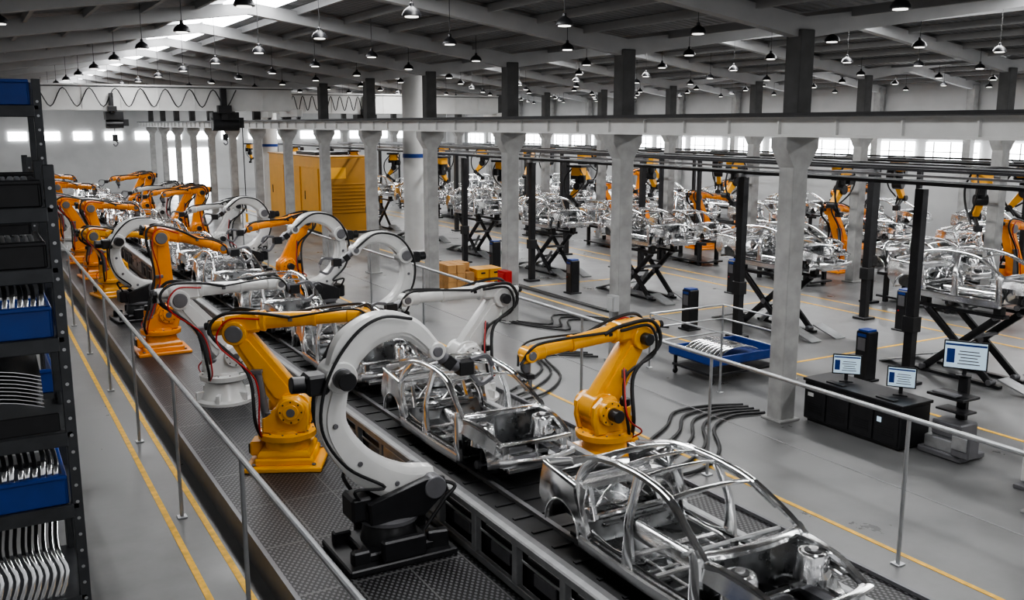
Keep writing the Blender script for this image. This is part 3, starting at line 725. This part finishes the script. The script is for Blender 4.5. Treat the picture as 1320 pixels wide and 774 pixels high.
for k in range(5):
    o=.17*k
    b.tube([(11.75,11.62+o*.8,.035),(11.1,11.75+o,.035),(10.4,11.4+o*1.5,.035),(9.8,10.6+o*1.9,.035),(9.2,10.15+o*2,.035),(8.6,10.0+o*1.6,.035),(8.05,10.2+o*.8,.035)],.028,black)
for k in range(3):
    b.tube([(11.55,16.4+.2*k,.035),(10.6,17+.3*k,.035),(10,15.5+.35*k,.035),(9.1,14.6+.4*k,.035),(8.1,14.3+.2*k,.035)],.024,black)
    b.tube([(11.5,21+.2*k,.035),(12.4,19+.4*k,.035),(13.3,20+.35*k,.035),(14.8,18+.25*k,.035)],.024,black)
    b.tube([(14.8,18.6+.15*k,.035),(14.6+.1*k,24+.2*k,.035),(14.9,31+.2*k,.035)],.022,black)
b.obj('floor_power_cable')
# ------------------------------------------------------------------ bridge cranes
def bridge(x0,x1,y,xhs):
    b=B(); xm=(x0+x1)/2; L=x1-x0
    b.box((xm,y,5.95),(L,.5,.85),whiteS,bev=.01); b.box((xm,y,6.4),(L,.62,.05),whiteS,bev=0); b.box((xm,y,5.52),(L,.62,.05),whiteS,bev=0)
    k=x0+.6
    while k<x1: b.box((k,y-.26,5.95),(.03,.04,.84),whiteS,bev=0); k+=1.3
    for x in(x0,x1):
        b.box((x,y,5.42),(.22,2.4,.28),whiteS,bev=.02); 
        for s in(1,-1): b.cyl((x-.07,y+s*1.0,5.3),(x+.07,y+s*1.0,5.3),.12,grey)
    xh=xhs[0]
    pts=[]; n=22
    for i in range(n+1):
        x=x0+.4+(xh-x0)*i/n; pts.append((x,y-.42,6.28 if i%2==0 else 5.62))
    b.tube(pts,.022,black,seg=6,n=5); b.box((xm,y-.42,6.33),(L,.03,.03),blackM,bev=0)
    for q,xh in enumerate(xhs):
        f=1 if q==0 else .6
        b.box((xh,y,5.3),(1.0*f,.6,.3),blackM); b.cyl((xh-.5*f,y-.1,5.0),(xh+.5*f,y-.1,5.0),.26*f,blackM); b.box((xh+.55*f,y,5.05),(.3,.4,.4*f),blackM)
        b.box((xh-.1,y-.42,5.75),(.22*f,.2,1.2*f),blackM); b.box((xh-.1,y-.5,5.55),(.5*f,.3,.3*f),blackM)
        b.cyl((xh,y,5.0),(xh,y,4.6),.015,black,seg=6); b.box((xh,y,4.5),(.18,.12,.24),blackM); b.tube([(xh,y,4.4),(xh+.08,y,4.3),(xh,y,4.2),(xh-.08,y,4.28)],.025,grey)
    xh=xhs[0]
    b.cyl((xh+.6,y-.3,5.1),(xh+.6,y-.3,1.5),.018,black,seg=6); b.box((xh+.6,y-.3,1.35),(.09,.07,.35),yellow)
    b.obj('overhead_bridge_crane')
bridge(-.64,11.53,38,[8.9,4.9]); bridge(12.07,24.23,44,[17])
# ------------------------------------------------------------------ lamps
for x in(3.1,5.3,7.7,10.2,.6,13.2,15.5,17.9,20.4,22.8,26.3,29,31.7,34.4):
    b=B(); top=roofz(x) if x<36 else 7; z=6.4
    b.lathe((0,0,0),(0,0,1),[(0,.125),(.01,.13),(.035,.125),(.08,.1),(.115,.05),(.13,.03),(.17,.026),(.18,.01)],blackM,20)
    b.cyl((0,0,-.012),(0,0,-.002),.09,bulb,seg=18,bev=0); b.cyl((0,0,.17),(0,0,top-z-.02),.006,black,seg=6,bev=0)
    me=b.mesh('pendant_lamp')
    for k in range(17): inst('pendant_lamp',me,(x,4.4+3.76*k,z))
# ------------------------------------------------------------------ left rack
def rack(X1,Y0,Wd,Dp,top,levels,full=True):
    b=B(); X0=X1-Wd
    for x in(X0+.035,X1-.035):
        for y in(Y0+.035,Y0+Dp-.035):
            b.box((x,y,top/2),(.07,.07,top),rackM,bev=.004)
            z=.15
            while z<top-.1 and y<Y0+.2:
                b.cyl((x,Y0-.002,z),(x,Y0+.002,z),.012,railM,seg=8,bev=0); z+=.12
        for k in range(int(top/.8)): b.sweep([(x,Y0+.05,.2+.8*k),(x,Y0+Dp-.05,.6+.8*k)],(.02,.04),rackM,n=1)
    for z,kind in levels:
        b.box(((X0+X1)/2,Y0+Dp/2,z),(Wd-.06,Dp,.03),rackM,bev=0); b.box(((X0+X1)/2,Y0+.0,z-.03),(Wd-.12,.03,.1),rackM)
        if kind in('blue','dark'):
            mm=blueM if kind=='blue' else blackM; hh=.2 if kind=='blue' else .16; bw=Wd-.2
            x=X0+.1
            b.box((x+bw/2,Y0+.03,z+.02+hh/2),(bw,.03,hh),mm,bev=.01); b.box((x+bw/2,Y0+.02,z+.02+hh),(bw+.02,.05,.03),mm,bev=.01)
            for s in(0,bw): b.box((x+s,Y0+.45,z+.02+hh/2),(.03,.85,hh),mm)
        if full:
            n=int((Wd-.2)/.045)
            for k in range(n):
                x=X0+.12+.045*k+random.uniform(-.008,.008)
                if kind=='blue' : b.sweep([(x,Y0+.07,z+.12),(x+.02,Y0+.14,z+.3+random.uniform(0,.05)),(x,Y0+.5,z+.36),(x,Y0+.85,z+.3)],(.03,.012),steel,up=(1,0,0),n=4)
                elif kind=='parts': b.sweep([(x-.02,Y0+.04,z+.03),(x+.03,Y0+.05,z+.2),(x-.02,Y0+.12,z+.36),(x,Y0+.4,z+.46)],(.026,.016),steel,up=(1,0,0),n=4)
                elif kind=='sheet' and k<9:
                    q=k
                    b.grid(lambda u,v,q=q:(X0+.12+(Wd-.3)*u,Y0+.06+.02*q+.6*v,z+.16+.022*q+.1*math.sin(math.pi*u*.8+.3)+.12*v),8,4,steel,(0,0,.005))
                elif kind=='dark' : b.sweep([(x,Y0+.08,z+.12),(x,Y0+.3,z+.2),(x,Y0+.8,z+.16)],(.025,.01),steelD,up=(1,0,0),n=3)
            if kind=='sheet': b.box(((X0+X1)/2,Y0+.03,z+.09),(Wd-.2,.03,.13),blackM)
    b.obj('storage_rack')
rack(.50,6.86,.95,.95,4.74,[(.4,'parts'),(1.05,'blue'),(1.72,'parts'),(2.4,'blue'),(2.92,'sheet'),(3.58,'blue'),(4.05,'dark'),(4.45,'dark')])
rack(.62,9.2,1.0,.95,5.38,[(.5,'dark'),(1.5,'dark'),(2.6,'blue'),(3.6,'dark'),(4.4,'dark'),(5.14,'blue')],False)
rack(.72,13.2,1.1,.95,4.6,[(.5,'dark'),(1.5,'dark'),(2.6,'blue'),(3.6,'dark'),(4.2,'dark')],False)
# ------------------------------------------------------------------ world, camera
w=bpy.data.worlds.new('World'); scene.world=w; w.use_nodes=True
w.node_tree.nodes['Background'].inputs[0].default_value=(.97,.98,1,1); w.node_tree.nodes['Background'].inputs[1].default_value=.6
cam=bpy.data.cameras.new('camera'); cam.sensor_width=36; cam.lens=36*1220/1320
co=bpy.data.objects.new('camera',cam); COL.objects.link(co); scene.camera=co
co.location=(0,0,5); co.rotation_euler=(math.radians(90-10.54),0,math.radians(-29.8)); cam.clip_end=300
